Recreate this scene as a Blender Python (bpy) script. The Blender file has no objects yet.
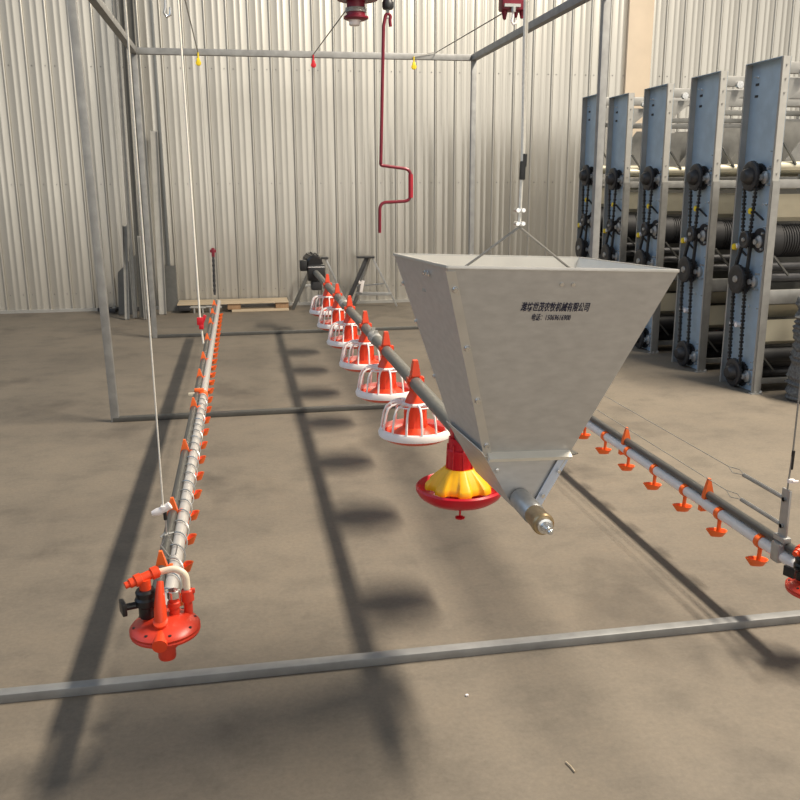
import bpy, bmesh, math, random
from mathutils import Vector, Matrix, Euler
PI = math.pi
rnd = random.Random(7)
S = bpy.context.scene
C = S.collection
WM = {}

# ------------------------------------------------------------------ materials
def nodes_of(name):
    m = bpy.data.materials.new(name); m.use_nodes = True
    nt = m.node_tree; b = nt.nodes['Principled BSDF']
    return m, nt, b

def mat(name, col, rough=.5, metal=0., var=.0, scale=20., bump=0., spec=.5, bscale=None, col2=None, stretch=None):
    m, nt, b = nodes_of(name)
    b.inputs['Roughness'].default_value = rough
    b.inputs['Metallic'].default_value = metal
    b.inputs['Specular IOR Level'].default_value = spec
    b.inputs['Base Color'].default_value = (*col, 1)
    if var or bump or col2:
        tc = nt.nodes.new('ShaderNodeTexCoord')
        mp = nt.nodes.new('ShaderNodeMapping'); nt.links.new(tc.outputs['Object'], mp.inputs['Vector'])
        if stretch: mp.inputs['Scale'].default_value = stretch
        n = nt.nodes.new('ShaderNodeTexNoise'); n.inputs['Scale'].default_value = scale; n.inputs['Detail'].default_value = 5
        nt.links.new(mp.outputs['Vector'], n.inputs['Vector'])
        r = nt.nodes.new('ShaderNodeValToRGB')
        c2 = col2 or tuple(c * (1 - var) for c in col)
        c1 = col if col2 else tuple(min(1, c * (1 + var)) for c in col)
        r.color_ramp.elements[0].color = (*c2, 1); r.color_ramp.elements[1].color = (*c1, 1)
        r.color_ramp.elements[0].position = .32; r.color_ramp.elements[1].position = .68
        nt.links.new(n.outputs['Fac'], r.inputs['Fac']); nt.links.new(r.outputs['Color'], b.inputs['Base Color'])
        if bump:
            n2 = nt.nodes.new('ShaderNodeTexNoise'); n2.inputs['Scale'].default_value = bscale or scale * 3; n2.inputs['Detail'].default_value = 6
            nt.links.new(mp.outputs['Vector'], n2.inputs['Vector'])
            bp = nt.nodes.new('ShaderNodeBump'); bp.inputs['Strength'].default_value = bump; bp.inputs['Distance'].default_value = .01
            nt.links.new(n2.outputs['Fac'], bp.inputs['Height']); nt.links.new(bp.outputs['Normal'], b.inputs['Normal'])
    return m

def floor_material():
    m, nt, b = nodes_of('concrete_floor')
    L = nt.links.new
    tc = nt.nodes.new('ShaderNodeTexCoord')
    def noise(scale, detail, stretch=(1, 1, 1), rough=.55):
        mp = nt.nodes.new('ShaderNodeMapping'); mp.inputs['Scale'].default_value = stretch
        L(tc.outputs['Object'], mp.inputs['Vector'])
        n = nt.nodes.new('ShaderNodeTexNoise'); n.inputs['Scale'].default_value = scale
        n.inputs['Detail'].default_value = detail; n.inputs['Roughness'].default_value = rough
        L(mp.outputs['Vector'], n.inputs['Vector']); return n
    def ramp(n, stops):
        r = nt.nodes.new('ShaderNodeValToRGB'); cr = r.color_ramp
        while len(cr.elements) < len(stops): cr.elements.new(.5)
        for e, (p, c) in zip(cr.elements, stops): e.position = p; e.color = (*c, 1)
        L(n.outputs['Fac'], r.inputs['Fac']); return r
    big = ramp(noise(.55, 4), [(.3, (.172, .145, .114)), (.5, (.203, .171, .133)), (.7, (.236, .198, .152))])
    mid = ramp(noise(3.4, 9, (1, 1.15, 1), .7), [(.3, (.76, .77, .78)), (.5, (1, 1, 1)), (.72, (1.12, 1.10, 1.07))])
    fine = ramp(noise(60, 6, rough=.7), [(.3, (.86, .86, .86)), (.7, (1.08, 1.08, 1.08))])
    stain = ramp(noise(1.3, 3, (1.4, 1, 1)), [(.30, (.72, .72, .73)), (.42, (1, 1, 1))])
    prev = big
    for r in (mid, fine, stain):
        x = nt.nodes.new('ShaderNodeMix'); x.data_type = 'RGBA'; x.blend_type = 'MULTIPLY'; x.inputs['Factor'].default_value = 1
        L(prev.outputs['Color' if prev is big else 2], x.inputs[6]); L(r.outputs['Color'], x.inputs[7]); prev = x
    L(prev.outputs[2], b.inputs['Base Color'])
    b.inputs['Roughness'].default_value = .62; b.inputs['Specular IOR Level'].default_value = .35
    bp = nt.nodes.new('ShaderNodeBump'); bp.inputs['Strength'].default_value = .18; bp.inputs['Distance'].default_value = .01
    L(noise(35, 8, rough=.7).outputs['Fac'], bp.inputs['Height']); L(bp.outputs['Normal'], b.inputs['Normal'])
    return m

M = dict(
    floor=floor_material(),
    wall=mat('wall_sheet', (.55, .525, .47), .27, .62, .05, 3, stretch=(3, 3, .3)),
    joint=mat('wall_joint', (.20, .21, .21), .5, .4),
    beige=mat('beige_column_paint', (.78, .64, .48), .6, 0, .04, 4),
    tube=mat('galvanized_tube', (.29, .29, .285), .46, .28, .14, 14, .06),
    galv=mat('galvanized_sheet', (.32, .315, .30), .46, .55, .10, 16, .03),
    galvpale=mat('galvanized_flange', (.42, .41, .385), .45, .35, .06, 12, .02),
    blue=mat('galvanized_panel', (.42, .54, .65), .40, .30, .08, 9, .02),
    lit_inside=mat('hopper_sheet_lit', (.80, .77, .70), .45, .10, .04, 14),  # paler copy of the hopper sheet, light on the inside put into its colour
    bead=mat('front_bead_lit', (.80, .76, .66), .45, .10, .04, 14),  # hopper edge metal made paler, light catching the bead is painted in
    hopper=mat('hopper_sheet', (.545, .535, .52), .36, .42, .07, 22, .03, stretch=(1, 1, 2.5)),
    hoppin=mat('hopper_edge', (.64, .62, .58), .40, .6, .05, 16),
    pipe=mat('grey_feed_pipe', (.19, .185, .165), .48, .35, .08, 20),
    brass=mat('brass_bearing', (.45, .34, .20), .35, .8, .12, 40),
    chrome=mat('bright_steel', (.75, .75, .74), .22, .9),
    steel=mat('dull_steel', (.45, .45, .44), .4, .6, .1, 30),
    dark=mat('dark_steel', (.055, .055, .058), .42, .5, .15, 30),
    chain=mat('chain_steel', (.035, .034, .034), .5, .4, .2, 60),
    black=mat('black_plastic', (.012, .012, .013), .38, 0, .1, 30),
    rubber=mat('black_rubber', (.022, .022, .024), .6, 0, .1, 30),
    orange=mat('orange_plastic', (.92, .15, .022), .38, 0, .05, 25),
    redor=mat('orange_red_plastic', (.80, .062, .014), .38, 0, .05, 25),
    regred=mat('regulator_red_plastic', (.64, .046, .020), .36, 0, .06, 25),
    crimson=mat('crimson_plastic', (.60, .006, .020), .35, 0, .05, 25),
    yellow=mat('yellow_plastic', (.95, .48, .004), .42, 0, .04, 25),
    maroon=mat('red_enamel', (.19, .008, .024), .35, .1, .1, 25),
    gripred=mat('red_grip', (.38, .012, .028), .4, 0, .08, 25),
    white=mat('white_plastic', (.90, .84, .82), .42, 0, .03, 25),
    cream=mat('cream_hose', (.80, .72, .56), .4, 0, .04, 25),
    pvc=mat('pale_grey_pvc', (.80, .78, .76), .28, 0, .04, 20),
    rail=mat('grey_support_rail', (.12, .118, .11), .42, .5, .08, 20),
    film=mat('film_blue_zinc', (.62, .70, .84), .35, .1, .04, 12),
    dullpipe=mat('dull_grey_pipe', (.50, .475, .45), .34, .1, .06, 20),
    cord=mat('white_cord', (.78, .75, .68), .7, 0, .08, 120),
    wire=mat('steel_wire', (.30, .29, .27), .45, .5),
    wood=mat('pale_timber', (.56, .45, .31), .7, 0, .12, 14, .1, stretch=(.3, 3, 3)),
    brown=mat('brown_block', (.36, .22, .12), .75, 0, .15, 30),
    creamsheet=mat('pale_sheet', (.60, .56, .44), .42, .35, .06, 8),
    net=mat('grey_netting', (.14, .14, .135), .8, .1, .45, 60, .5, bscale=90),
    ink=mat('navy_ink', (.010, .010, .045), .5),
    yclip=mat('yellow_clip_plastic', (.85, .62, .01), .4, 0, .1, 30),
)

# ------------------------------------------------------------------ mesh helpers (all shapes in world metres)
def BM(): return bmesh.new()

def add_box(bm, c, s, rot=None, bev=0.):
    ret = bmesh.ops.create_cube(bm, size=1)
    vs = ret['verts']
    mx = Matrix.Translation(Vector(c)) @ (rot.to_4x4() if rot else Matrix.Identity(4)) @ Matrix.Diagonal((*s, 1))
    bmesh.ops.transform(bm, matrix=mx, verts=vs)
    if bev:
        es = list({e for v in vs for e in v.link_edges})
        bmesh.ops.bevel(bm, geom=es, offset=bev, segments=2, affect='EDGES', profile=.6)

def box2(bm, a, b, bev=0.):
    add_box(bm, [(p + q) / 2 for p, q in zip(a, b)], [abs(q - p) for p, q in zip(a, b)], None, bev)

def frame_from(d):
    d = Vector(d).normalized()
    up = Vector((0, 0, 1)) if abs(d.z) < .95 else Vector((0, 1, 0))
    x = d.cross(up).normalized(); y = x.cross(d).normalized()
    return x, y, d

def add_bar(bm, a, b, w, h, bev=0.):
    a = Vector(a); b = Vector(b); x, y, d = frame_from(b - a)
    rot = Matrix((x, y, d)).transposed()
    add_box(bm, (a + b) / 2, (w, h, (b - a).length), rot, bev)

def add_tube(bm, pts, r, seg=10, closed=False, caps=True):
    pts = [Vector(p) for p in pts]; n = len(pts); rings = []
    tang = []
    for i in range(n):
        if closed: t = pts[(i + 1) % n] - pts[i - 1]
        else: t = pts[min(i + 1, n - 1)] - pts[max(i - 1, 0)]
        tang.append(t.normalized())
    x, y, d = frame_from(tang[0])
    for i in range(n):
        t = tang[i]
        x = (x - t * x.dot(t)).normalized(); y = t.cross(x)
        rr = r[i] if isinstance(r, (list, tuple)) else r
        rings.append([bm.verts.new(pts[i] + (x * math.cos(2 * PI * k / seg) + y * math.sin(2 * PI * k / seg)) * rr) for k in range(seg)])
    for i in range(n if closed else n - 1):
        A = rings[i]; B = rings[(i + 1) % n]
        for k in range(seg): bm.faces.new((A[k], A[(k + 1) % seg], B[(k + 1) % seg], B[k]))
    if caps and not closed:
        bm.faces.new(rings[0][::-1]); bm.faces.new(rings[-1])

def add_lathe(bm, prof, org=(0, 0, 0), axis=(0, 0, 1), seg=32, closed=False, rfun=None):
    x, y, d = frame_from(axis); org = Vector(org); rings = []
    if abs(Vector(axis).normalized().z) > .95: x, y = Vector((1, 0, 0)), Vector((0, 1, 0)) * (1 if Vector(axis).z > 0 else -1)
    for r, z in prof:
        if r < 1e-6: rings.append([bm.verts.new(org + d * z)])
        else:
            rings.append([])
            for k in range(seg):
                a = 2 * PI * k / seg; q = r * (rfun(a, z) if rfun else 1)
                rings[-1].append(bm.verts.new(org + d * z + (x * math.cos(a) + y * math.sin(a)) * q))
    m = len(rings)
    for i in range(m if closed else m - 1):
        A, B = rings[i], rings[(i + 1) % m]
        for k in range(seg):
            k2 = (k + 1) % seg
            if len(A) == 1 and len(B) == 1: continue
            if len(A) == 1: bm.faces.new((A[0], B[k2], B[k]))
            elif len(B) == 1: bm.faces.new((A[k], A[k2], B[0]))
            else: bm.faces.new((A[k], A[k2], B[k2], B[k]))

def cyl(bm, a, b, r, seg=20, r2=None):
    a = Vector(a); b = Vector(b); L = (b - a).length; r2 = r if r2 is None else r2
    add_lathe(bm, [(0, 0), (r, 0), (r2, L), (0, L)], a, b - a, seg)

def add_plate(bm, poly, thick):
    """polygon of 3-D points, given thickness along its normal"""
    P = [Vector(p) for p in poly]
    n = Vector((0, 0, 0))
    for i in range(len(P)): n += (P[i] - P[0]).cross(P[(i + 1) % len(P)] - P[0])
    n.normalize()
    A = [bm.verts.new(p) for p in P]; B = [bm.verts.new(p + n * thick) for p in P]
    bm.faces.new(A[::-1]); bm.faces.new(B)
    for i in range(len(P)):
        j = (i + 1) % len(P); bm.faces.new((A[i], A[j], B[j], B[i]))

def gear(bm, c, axis, r, w, teeth):
    """toothed wheel"""
    x, y, d = frame_from(axis); c = Vector(c); prof = []
    for k in range(teeth):
        for f, q in ((0, .90), (.25, .90), (.42, 1.0), (.62, 1.0), (.8, .90)):
            a = 2 * PI * (k + f) / teeth; prof.append((math.cos(a) * r * q, math.sin(a) * r * q))
    add_plate(bm, [c + x * u + y * v for u, v in prof], w)

def helix(a, b, r, turns, per=14):
    a = Vector(a); b = Vector(b); x, y, d = frame_from(b - a); n = int(turns * per)
    return [a + (b - a) * (i / n) + (x * math.cos(2 * PI * i / per) + y * math.sin(2 * PI * i / per)) * r for i in range(n + 1)]

def rounded(pts, r, n=6):
    pts = [Vector(p) for p in pts]; out = [pts[0]]
    for i in range(1, len(pts) - 1):
        p = pts[i]; a = (pts[i - 1] - p); b = (pts[i + 1] - p)
        q = min(r, a.length * .49, b.length * .49); A = p + a.normalized() * q; B = p + b.normalized() * q
        for k in range(n + 1):
            t = k / n; out.append(A * (1 - t) ** 2 + p * 2 * t * (1 - t) + B * t * t)
    out.append(pts[-1]); return out

# ------------------------------------------------------------------ object helpers
def tag(o, label=None, cat=None, group=None, kind=None):
    if label: o['label'] = label
    if cat: o['category'] = cat
    if group: o['group'] = group
    if kind: o['kind'] = kind
    return o

def thing(name, loc, label, cat, group=None, rot=(0, 0, 0)):
    o = bpy.data.objects.new(name, None); C.objects.link(o)
    o.location = loc; o.rotation_euler = rot; o.empty_display_size = .05
    WM[o] = Matrix.Translation(Vector(loc)) @ Euler(rot).to_matrix().to_4x4()
    return tag(o, label, cat, group)

def finish(name, bm, m, parent=None, origin=None, angle=35, local=False, label=None):
    bmesh.ops.recalc_face_normals(bm, faces=bm.faces[:])
    o_mat = None
    if parent is not None:
        if not local: bm.transform(WM[parent].inverted())
    elif origin is not None:
        bm.transform(Matrix.Translation(-Vector(origin)))
    me = bpy.data.meshes.new(name); bm.to_mesh(me); bm.free()
    me.materials.append(m)
    me.polygons.foreach_set('use_smooth', [True] * len(me.polygons))
    me.set_sharp_from_angle(angle=math.radians(angle))
    o = bpy.data.objects.new(name, me); C.objects.link(o)
    if parent is not None: o.parent = parent; WM[o] = WM[parent]
    else:
        o.location = origin or (0, 0, 0); WM[o] = Matrix.Translation(Vector(o.location))
    if label: o['label'] = label
    return o

KIDS = {}
def copy_tree(o, parent=None):
    c = o.copy(); C.objects.link(c)
    if parent is not None: c.parent = parent
    for ch in [k for k in bpy.data.objects if k.parent == o]: copy_tree(ch, c)
    return c

# ------------------------------------------------------------------ the room
WALL_Y = 11.4
bm = BM(); box2(bm, (-9, -4, -.1), (13, WALL_Y + .3, 0)); f = finish('floor', bm, M['floor']); tag(f, 'brown grey concrete floor of the hall', 'floor', kind='structure')

bm = BM()
step = .257; prof = []
x = .21 - 33 * step
while x < 12.5:
    for a in range(9): prof.append((x - .019 * math.cos(PI * a / 8), -.020 * math.sin(PI * a / 8)))
    for q in (.095, .165):
        for dx, dy in ((-.014, 0), (-.006, -.0028), (.006, -.0028), (.014, 0)): prof.append((x + q + dx, dy))
    x += step
low = [bm.verts.new((a, WALL_Y + b, .02)) for a, b in prof]; top = [bm.verts.new((a, WALL_Y + b, 5.2)) for a, b in prof]
for i in range(len(prof) - 1): bm.faces.new((low[i], low[i + 1], top[i + 1], top[i]))
lb = [bm.verts.new((a, WALL_Y + .06, .02)) for a, b in (prof[0], prof[-1])]; tb = [bm.verts.new((a, WALL_Y + .06, 5.2)) for a, b in (prof[0], prof[-1])]
bm.faces.new((lb[1], lb[0], tb[0], tb[1]))
wall = finish('wall_back', bm, M['wall'], angle=40); tag(wall, 'ribbed pale metal sheet wall at the back of the hall', 'wall', kind='structure')
bm = BM()
for z in (.22, 1.54, 2.89, 4.2):
    for i in range(-12, 30):
        x = .21 + i * step
        for dx in (.055,) if i % 2 else (.055, .205):
            cyl(bm, (x + dx, WALL_Y + .004, z), (x + dx, WALL_Y - .008, z), .0065, 6)
sc = finish('screws', bm, M['dark'], wall); sc['kind'] = 'stuff'; sc['label'] = 'rows of dark screw heads'
bm = BM(); box2(bm, (-9, WALL_Y - .045, 0), (13, WALL_Y + .08, .035)); tag(finish('baseboard_back', bm, M['galvpale']), 'thin metal sill under the ribbed wall', 'baseboard', kind='structure')
bm = BM(); box2(bm, (5.06, WALL_Y - .05, .02), (5.40, WALL_Y - .005, 5.2), .006); tag(finish('trim_1', bm, M['beige']), 'beige painted flat column on the wall above the machines', 'column', kind='structure')
bm = BM()
box2(bm, (-.915, WALL_Y - .055, .02), (-.885, WALL_Y - .0, 5.2), .004); tag(finish('trim_2', bm, M['joint']), 'dark vertical joint strip in the back wall at left', 'trim', kind='structure')

# ------------------------------------------------------------------ square-tube frame
XL, XR, Y1, Y2, Y3, H = -.912, 2.42, 2.52, 5.80, 9.14, 2.76
W = .058
fr = thing('steel_tube_frame', (.754, Y2, 0), 'grey galvanized square tube frame standing on the floor around the feeding lines', 'frame')
for x in (XL, XR):
    for y in (Y1, Y2, Y3):
        bm = BM()
        if x == XL and y == Y2: add_bar(bm, (x + .042, y, 0.0), (x - .004, y, H + .03), .05, .05, .004)
        else: box2(bm, (x - .025, y - .025, 0), (x + .025, y + .025, H + .03), .004)
        finish('post', bm, M['tube'], fr)
    bm = BM(); box2(bm, (x - W / 2, Y1 + W / 2, H - .028), (x + W / 2, Y2 - W / 2, H + .03), .004); finish('side_rail', bm, M['tube'], fr)
    bm = BM(); box2(bm, (x - W / 2, Y2 + W / 2, H - .028), (x + W / 2, Y3 - W / 2, H + .03), .004); finish('side_rail', bm, M['tube'], fr)
for y in (Y1, Y2, Y3):
    d_ = .029 if y != Y1 else .012
    bm = BM(); box2(bm, (XL + W / 2, y - W / 2, 0), (XR - W / 2, y + d_, .030), .004); finish('floor_rail', bm, M['tube' if y == Y1 else 'rail'], fr)
    bm = BM(); box2(bm, (XL + W / 2, y - W / 2, H - .028), (XR - W / 2, y + W / 2, H + .03), .004); finish('cross_rail', bm, M['tube'], fr)

# ------------------------------------------------------------------ feeder pipe
PX, PZ, PR = .745, .637, .0295
fp = thing('feeder_pipe', (PX, 5.5, PZ - PR), 'long grey round feed pipe carrying the pans and running under the hopper', 'pipe')
bm = BM(); cyl(bm, (PX, 2.28, PZ), (PX, 9.0, PZ), PR, 28); finish('pipe_tube', bm, M['pipe'], fp)
bm = BM(); add_lathe(bm, [(0, 0), (.0300, 0), (.0305, .006), (.0305, .12), (.027, .125), (0, .125)], (PX, 2.235, PZ), (0, -1, 0), 28)
bm2 = bm; finish('end_sleeve', bm2, M['steel'], fp)
bm = BM(); add_lathe(bm, [(0, 0), (.027, 0), (.028, .004), (.028, .055), (.030, .058), (.030, .072), (.026, .076), (0, .076)], (PX, 2.11, PZ), (0, -1, 0), 28); finish('end_bearing', bm, M['brass'], fp, label='brass coloured end bearing')
bm = BM(); add_lathe(bm, [(0, 0), (.021, 0), (.021, .012), (.015, .014), (.014, .028), (.008, .032), (.008, .052), (.005, .056), (0, .056)], (PX, 2.034, PZ), (0, -1, 0), 12); finish('shaft_tip', bm, M['chrome'], fp, label='shiny steel shaft end')
for y in (6.45, 4.9):
    bm = BM(); add_lathe(bm, [(PR, 0), (.033, .002), (.033, .16), (PR, .162)], (PX, y, PZ), (0, 1, 0), 24)
    for q in (.03, .13):
        add_lathe(bm, [(.033, q - .008), (.037, q - .006), (.037, q + .006), (.033, q + .008)], (PX, y, PZ), (0, 1, 0), 24)
        add_box(bm, (PX, y + q, PZ + .044), (.02, .012, .018))
    finish('pipe_coupling', bm, M['galvpale'], fp)

# ------------------------------------------------------------------ drive motor at the far end of the feed pipe
dm = thing('drive_motor', (PX - .04, 9.1, PZ - .16), 'black gear motor on the far end of the feed pipe', 'motor')
bm = BM(); box2(bm, (PX - .085, 9.005, PZ - .085), (PX + .095, 9.15, PZ + .085), .02); finish('gearbox', bm, M['black'], dm)
bm = BM(); ax = Vector((-.15, 1, .1)).normalized(); q0 = Vector((PX - .005, 9.06, PZ + .09)); add_lathe(bm, [(0, 0), (.07, 0), (.085, .02), (.085, .2), (.07, .225), (0, .225)], q0, ax, 24)
for k in range(12):
    a = 2 * PI * k / 12; v = Vector((math.cos(a) * .085, 0, math.sin(a) * .085)); add_bar(bm, q0 + ax * .03 + v, q0 + ax * .19 + v, .010, .018)
finish('motor_body', bm, M['black'], dm)
bm = BM(); box2(bm, (PX - .16, 9.02, PZ + .02), (PX - .085, 9.12, PZ + .13), .012); finish('terminal_box', bm, M['black'], dm)
bm = BM(); box2(bm, (PX - .08, 9.0, PZ + .055), (PX + .09, 9.004, PZ + .066)); finish('bracket_strip', bm, M['chrome'], dm)
bm = BM(); box2(bm, (PX - .05, 9.02, PZ - .18), (PX + .06, 9.14, PZ - .08), .02); finish('switch_box', bm, M['rubber'], dm)

# ------------------------------------------------------------------ white-grille feeding pans
def clip_shape(bm, y, z=PZ):
    add_lathe(bm, [(PR + .001, -.024), (.0345, -.022), (.0355, 0), (.0345, .022), (PR + .001, .024)], (PX, y, z), (0, 1, 0), 24)

def make_pan():
    y = 0.; t = thing('feeding_pan', (PX, y, .372), '', 'feeding pan', 'white caged feeding pans under the pipe')
    bm = BM(); add_lathe(bm, [(0, .374), (.10, .372), (.135, .378), (.158, .392), (.163, .404), (.157, .405), (.148, .394), (.13, .388), (.118, .392), (0, .392)], (PX, y, 0), seg=48)
    finish('dish', bm, M['redor'], t)
    bm = BM(); add_lathe(bm, [(.158, .396), (.168, .398), (.170, .412), (.162, .428), (.152, .432), (.153, .424), (.158, .414)], (PX, y, 0), seg=48, closed=True)
    add_lathe(bm, [(.044, .538), (.062, .536), (.064, .543), (.060, .549), (.044, .549)], (PX, y, 0), seg=36, closed=True)
    for k in range(14):
        a = 2 * PI * (k + .5) / 14; c, s = math.cos(a), math.sin(a)
        pts = [(.058, .543), (.09, .546), (.115, .541), (.132, .528), (.143, .505), (.150, .47), (.157, .425)]
        add_tube(bm, [(PX + r * c, y + r * s, z) for r, z in pts], .0053, 6)
    for k in range(14):            # little bars that tie neighbouring wires at the shoulder
        a0 = 2 * PI * (k + .5) / 14; a1 = 2 * PI * (k + 1.5) / 14
        if k % 2 == 0:
            add_tube(bm, [(PX + .112 * math.cos(a0 + (a1 - a0) * q / 4), y + .112 * math.sin(a0 + (a1 - a0) * q / 4), .5425) for q in range(5)], .004, 5)
    finish('grille', bm, M['white'], t)
    bm = BM()
    def win(a, z): return 1 - (.06 if (.43 < z < .52 and abs(((a * 6 / (2 * PI)) % 1) - .5) < .22) else 0)
    add_lathe(bm, [(.128, .389), (.112, .398), (.080, .420), (.058, .436), (.053, .46), (.052, .50), (.051, .53), (.048, .548), (.045, .556), (.038, .575), (.027, .598), (.027, .610), (0, .610)], (PX, y, 0), seg=60, rfun=win)
    finish('feed_cone', bm, M['redor'], t)
    bm = BM(); clip_shape(bm, y)
    for s in (-1, 1): add_box(bm, (PX + s * .034, y, PZ + .012), (.010, .040, .03), None, .003)
    # stepped hanger tower on the clip
    for (z0, z1, w0, w1) in ((.012, .034, .064, .046), (.034, .104, .040, .021)):
        A = [(PX + sx * w0 / 2, y + sy * .026, PZ + z0) for sx, sy in ((-1, -1), (1, -1), (1, 1), (-1, 1))]
        B = [(PX + sx * w1 / 2, y + sy * .016, PZ + z1) for sx, sy in ((-1, -1), (1, -1), (1, 1), (-1, 1))]
        va = [bm.verts.new(p) for p in A]; vb = [bm.verts.new(p) for p in B]
        bm.faces.new(va[::-1]); bm.faces.new(vb)
        for i in range(4): j = (i + 1) % 4; bm.faces.new((va[i], va[j], vb[j], vb[i]))
    for q in range(3): add_box(bm, (PX, y, PZ + .046 + q * .018), (.040 - q * .005, .046 - q * .004, .005))
    finish('pipe_clip', bm, M['redor'], t)
    return t
pan = make_pan()
pan_labels = ['largest white caged feeding pan, the one nearest the hopper', 'second white caged pan back from the hopper', 'third white caged pan back from the hopper',
              'fourth white caged pan back from the hopper', 'white caged pan second from the black motor', 'last white caged pan, right beside the black motor']
for i in range(6):
    o = pan if i == 0 else copy_tree(pan)
    o.location = (PX, 3.765 + .807 * i, .372); o['label'] = pan_labels[i]

# ------------------------------------------------------------------ red and yellow pan
y = 2.93
rp = thing('feeding_pan', (PX, y, .335), 'crimson feeding pan with a yellow scalloped cone under the hopper', 'feeding pan')
bm = BM(); add_lathe(bm, [(0, .382), (.09, .380), (.125, .386), (.148, .402), (.160, .422), (.161, .434), (.155, .440), (.148, .434), (.138, .412), (.12, .400), (.09, .396), (0, .396)], (PX, y, 0), seg=56); finish('dish', bm, M['crimson'], rp)
bm = BM(); add_lathe(bm, [(0, .62), (.042, .62), (.044, .58), (.049, .576), (.050, .56), (.047, .552), (.050, .49), (.050, .47), (0, .47)], (PX, y, 0), seg=36)
for k in range(8):
    a = 2 * PI * k / 8; add_bar(bm, (PX + .046 * math.cos(a), y + .046 * math.sin(a), .60), (PX + .051 * math.cos(a), y + .051 * math.sin(a), .50), .004, .006)
finish('drop_tube', bm, M['crimson'], rp)
bm = BM()
def lobes(a, z):
    k = max(0, min(1, (.505 - z) / .05)); u = math.cos(8 * a + .6)
    return 1 + k * (.085 * math.tanh(4 * u))
add_lathe(bm, [(.048, .507), (.057, .508), (.085, .480), (.112, .452), (.117, .444), (.118, .430), (.114, .429), (.110, .443), (.082, .473), (.056, .499), (.048, .498)], (PX, y, 0), seg=128, closed=True, rfun=lobes)
finish('feed_cone', bm, M['yellow'], rp, label='yellow scalloped cone')
for k in range(3):
    a = -PI / 2 + 2 * PI * k / 3 - .22
    bm = BM(); q = Vector((PX + .075 * math.cos(a), y + .075 * math.sin(a), 0))
    cyl(bm, q + Vector((0, 0, .344)), q + Vector((0, 0, .386)), .004, 8); add_lathe(bm, [(0, .336), (.017, .338), (.018, .343), (.006, .347), (0, .347)], q, seg=16)
    finish('foot', bm, M['crimson'], rp)
bm = BM(); clip_shape(bm, y); finish('pipe_clip', bm, M['crimson'], rp)

# ------------------------------------------------------------------ hopper
hp = thing('feed_hopper', (.7602, 2.4215, .7584), 'galvanized funnel shaped hopper with blue printed lettering above the feed pipe', 'hopper', rot=(-.0232, .0412, .0383))
HW, HB, HH = .6152 / 2, .2477 / 2, .5294
yt0, yt1, yb0, yb1 = -.3594, .258, -.179, .179
TH = .004
def corners(k): return dict(TL0=(-HW, yt0, HH), TR0=(HW, yt0, HH), TL1=(-HW, yt1, HH), TR1=(HW, yt1, HH), BL0=(-HB, yb0, 0), BR0=(HB, yb0, 0), BL1=(-HB, yb1, 0), BR1=(HB, yb1, 0))[k]
def sheet(name, keys, m):
    bm = BM(); P = [Vector(corners(k)) for k in keys]; c = sum(P, Vector()) / 4
    n = (P[1] - P[0]).cross(P[2] - P[0]).normalized()
    if n.dot(Vector((0, 0, c.z)) - c) < 0: P = P[::-1]
    add_plate(bm, P, TH); return finish(name, bm, m, hp, local=True)
front = sheet('front_panel', ('BL0', 'BR0', 'TR0', 'TL0'), M['hopper'])
sheet('back_panel', ('BL1', 'BR1', 'TR1', 'TL1'), M['lit_inside'])
sheet('side_panel', ('BL0', 'BL1', 'TL1', 'TL0'), M['hopper']); sheet('side_panel', ('BR0', 'BR1', 'TR1', 'TR0'), M['lit_inside'])
# lips round the top
for a, b in (('TL0', 'TR0'), ('TR0', 'TR1'), ('TR1', 'TL1'), ('TL1', 'TL0')):
    bm = BM(); p, q = Vector(corners(a)), Vector(corners(b)); add_bar(bm, p + Vector((0, 0, .001)), q + Vector((0, 0, .001)), .006, .008, .001); finish('rim', bm, M['hoppin'], hp, local=True)
def on_front(u, v, off=0.):
    """u in -1..1 across, v 0..1 from the bottom edge up, off outwards"""
    w = HB + (HW - HB) * v; p = Vector((u * w, yb0 + (yt0 - yb0) * v, HH * v))
    return p + nf * off
nf = Vector((0, -HH, yb0 - yt0)); nf = Vector((0, -HH, -(yb0 - yt0) * 1.)).normalized()
ex = Vector((1, 0, 0)); ey = Vector((0, yt0 - yb0, HH)).normalized()
# folded flange of the side sheet down the left border of the front
bm = BM()
def strip(v0, v1, u0, wd):
    a0 = on_front(-1, v0, .0005); a1 = on_front(-1, v1, .0005)
    add_plate(bm, [a0 - ex * .007, a0 + ex * wd, a1 + ex * wd, a1 - ex * .007], .0025)
strip(.01, .985, -1, .018); sfl = finish('side_flange', bm, M['hoppin'], hp, local=True)
for v in (.07, .33, .61, .90):
    bm = BM(); p = on_front(-1, v, .003) + ex * .007; add_lathe(bm, [(0, 0), (.0085, 0), (.0085, .002), (.006, .0045), (.006, .0075), (0, .008)], p, nf, 12); finish('bolt', bm, M['chrome'], sfl, local=True)
for u in (-.02, .085):
    bm = BM(); p = on_front(u, .93, .0) ; add_lathe(bm, [(0, 0), (.0055, 0), (.005, .004), (0, .005)], p, nf, 10); finish('rivet', bm, M['chrome'], hp, local=True)
ns = Vector((-HH, 0, -(HW - HB))).normalized()
for y0 in (-.145, -.115):
    v = .955; bm = BM(); p = Vector((-(HB + (HW - HB) * v), y0, HH * v - .005)); add_lathe(bm, [(0, 0), (.008, 0), (.008, .002), (.0055, .004), (.0055, .008), (0, .008)], p, ns, 12); finish('bolt', bm, M['chrome'], hp, local=True)
for v in (.3, .62, .84):
    bm = BM(); p = Vector((-(HB + (HW - HB) * v), yb1 + (yt1 - yb1) * v - .004, HH * v)); add_lathe(bm, [(0, -.004), (.006, -.004), (.006, .006), (0, .008)], p, ns, 10); finish('bolt', bm, M['chrome'], hp, local=True)
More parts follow.
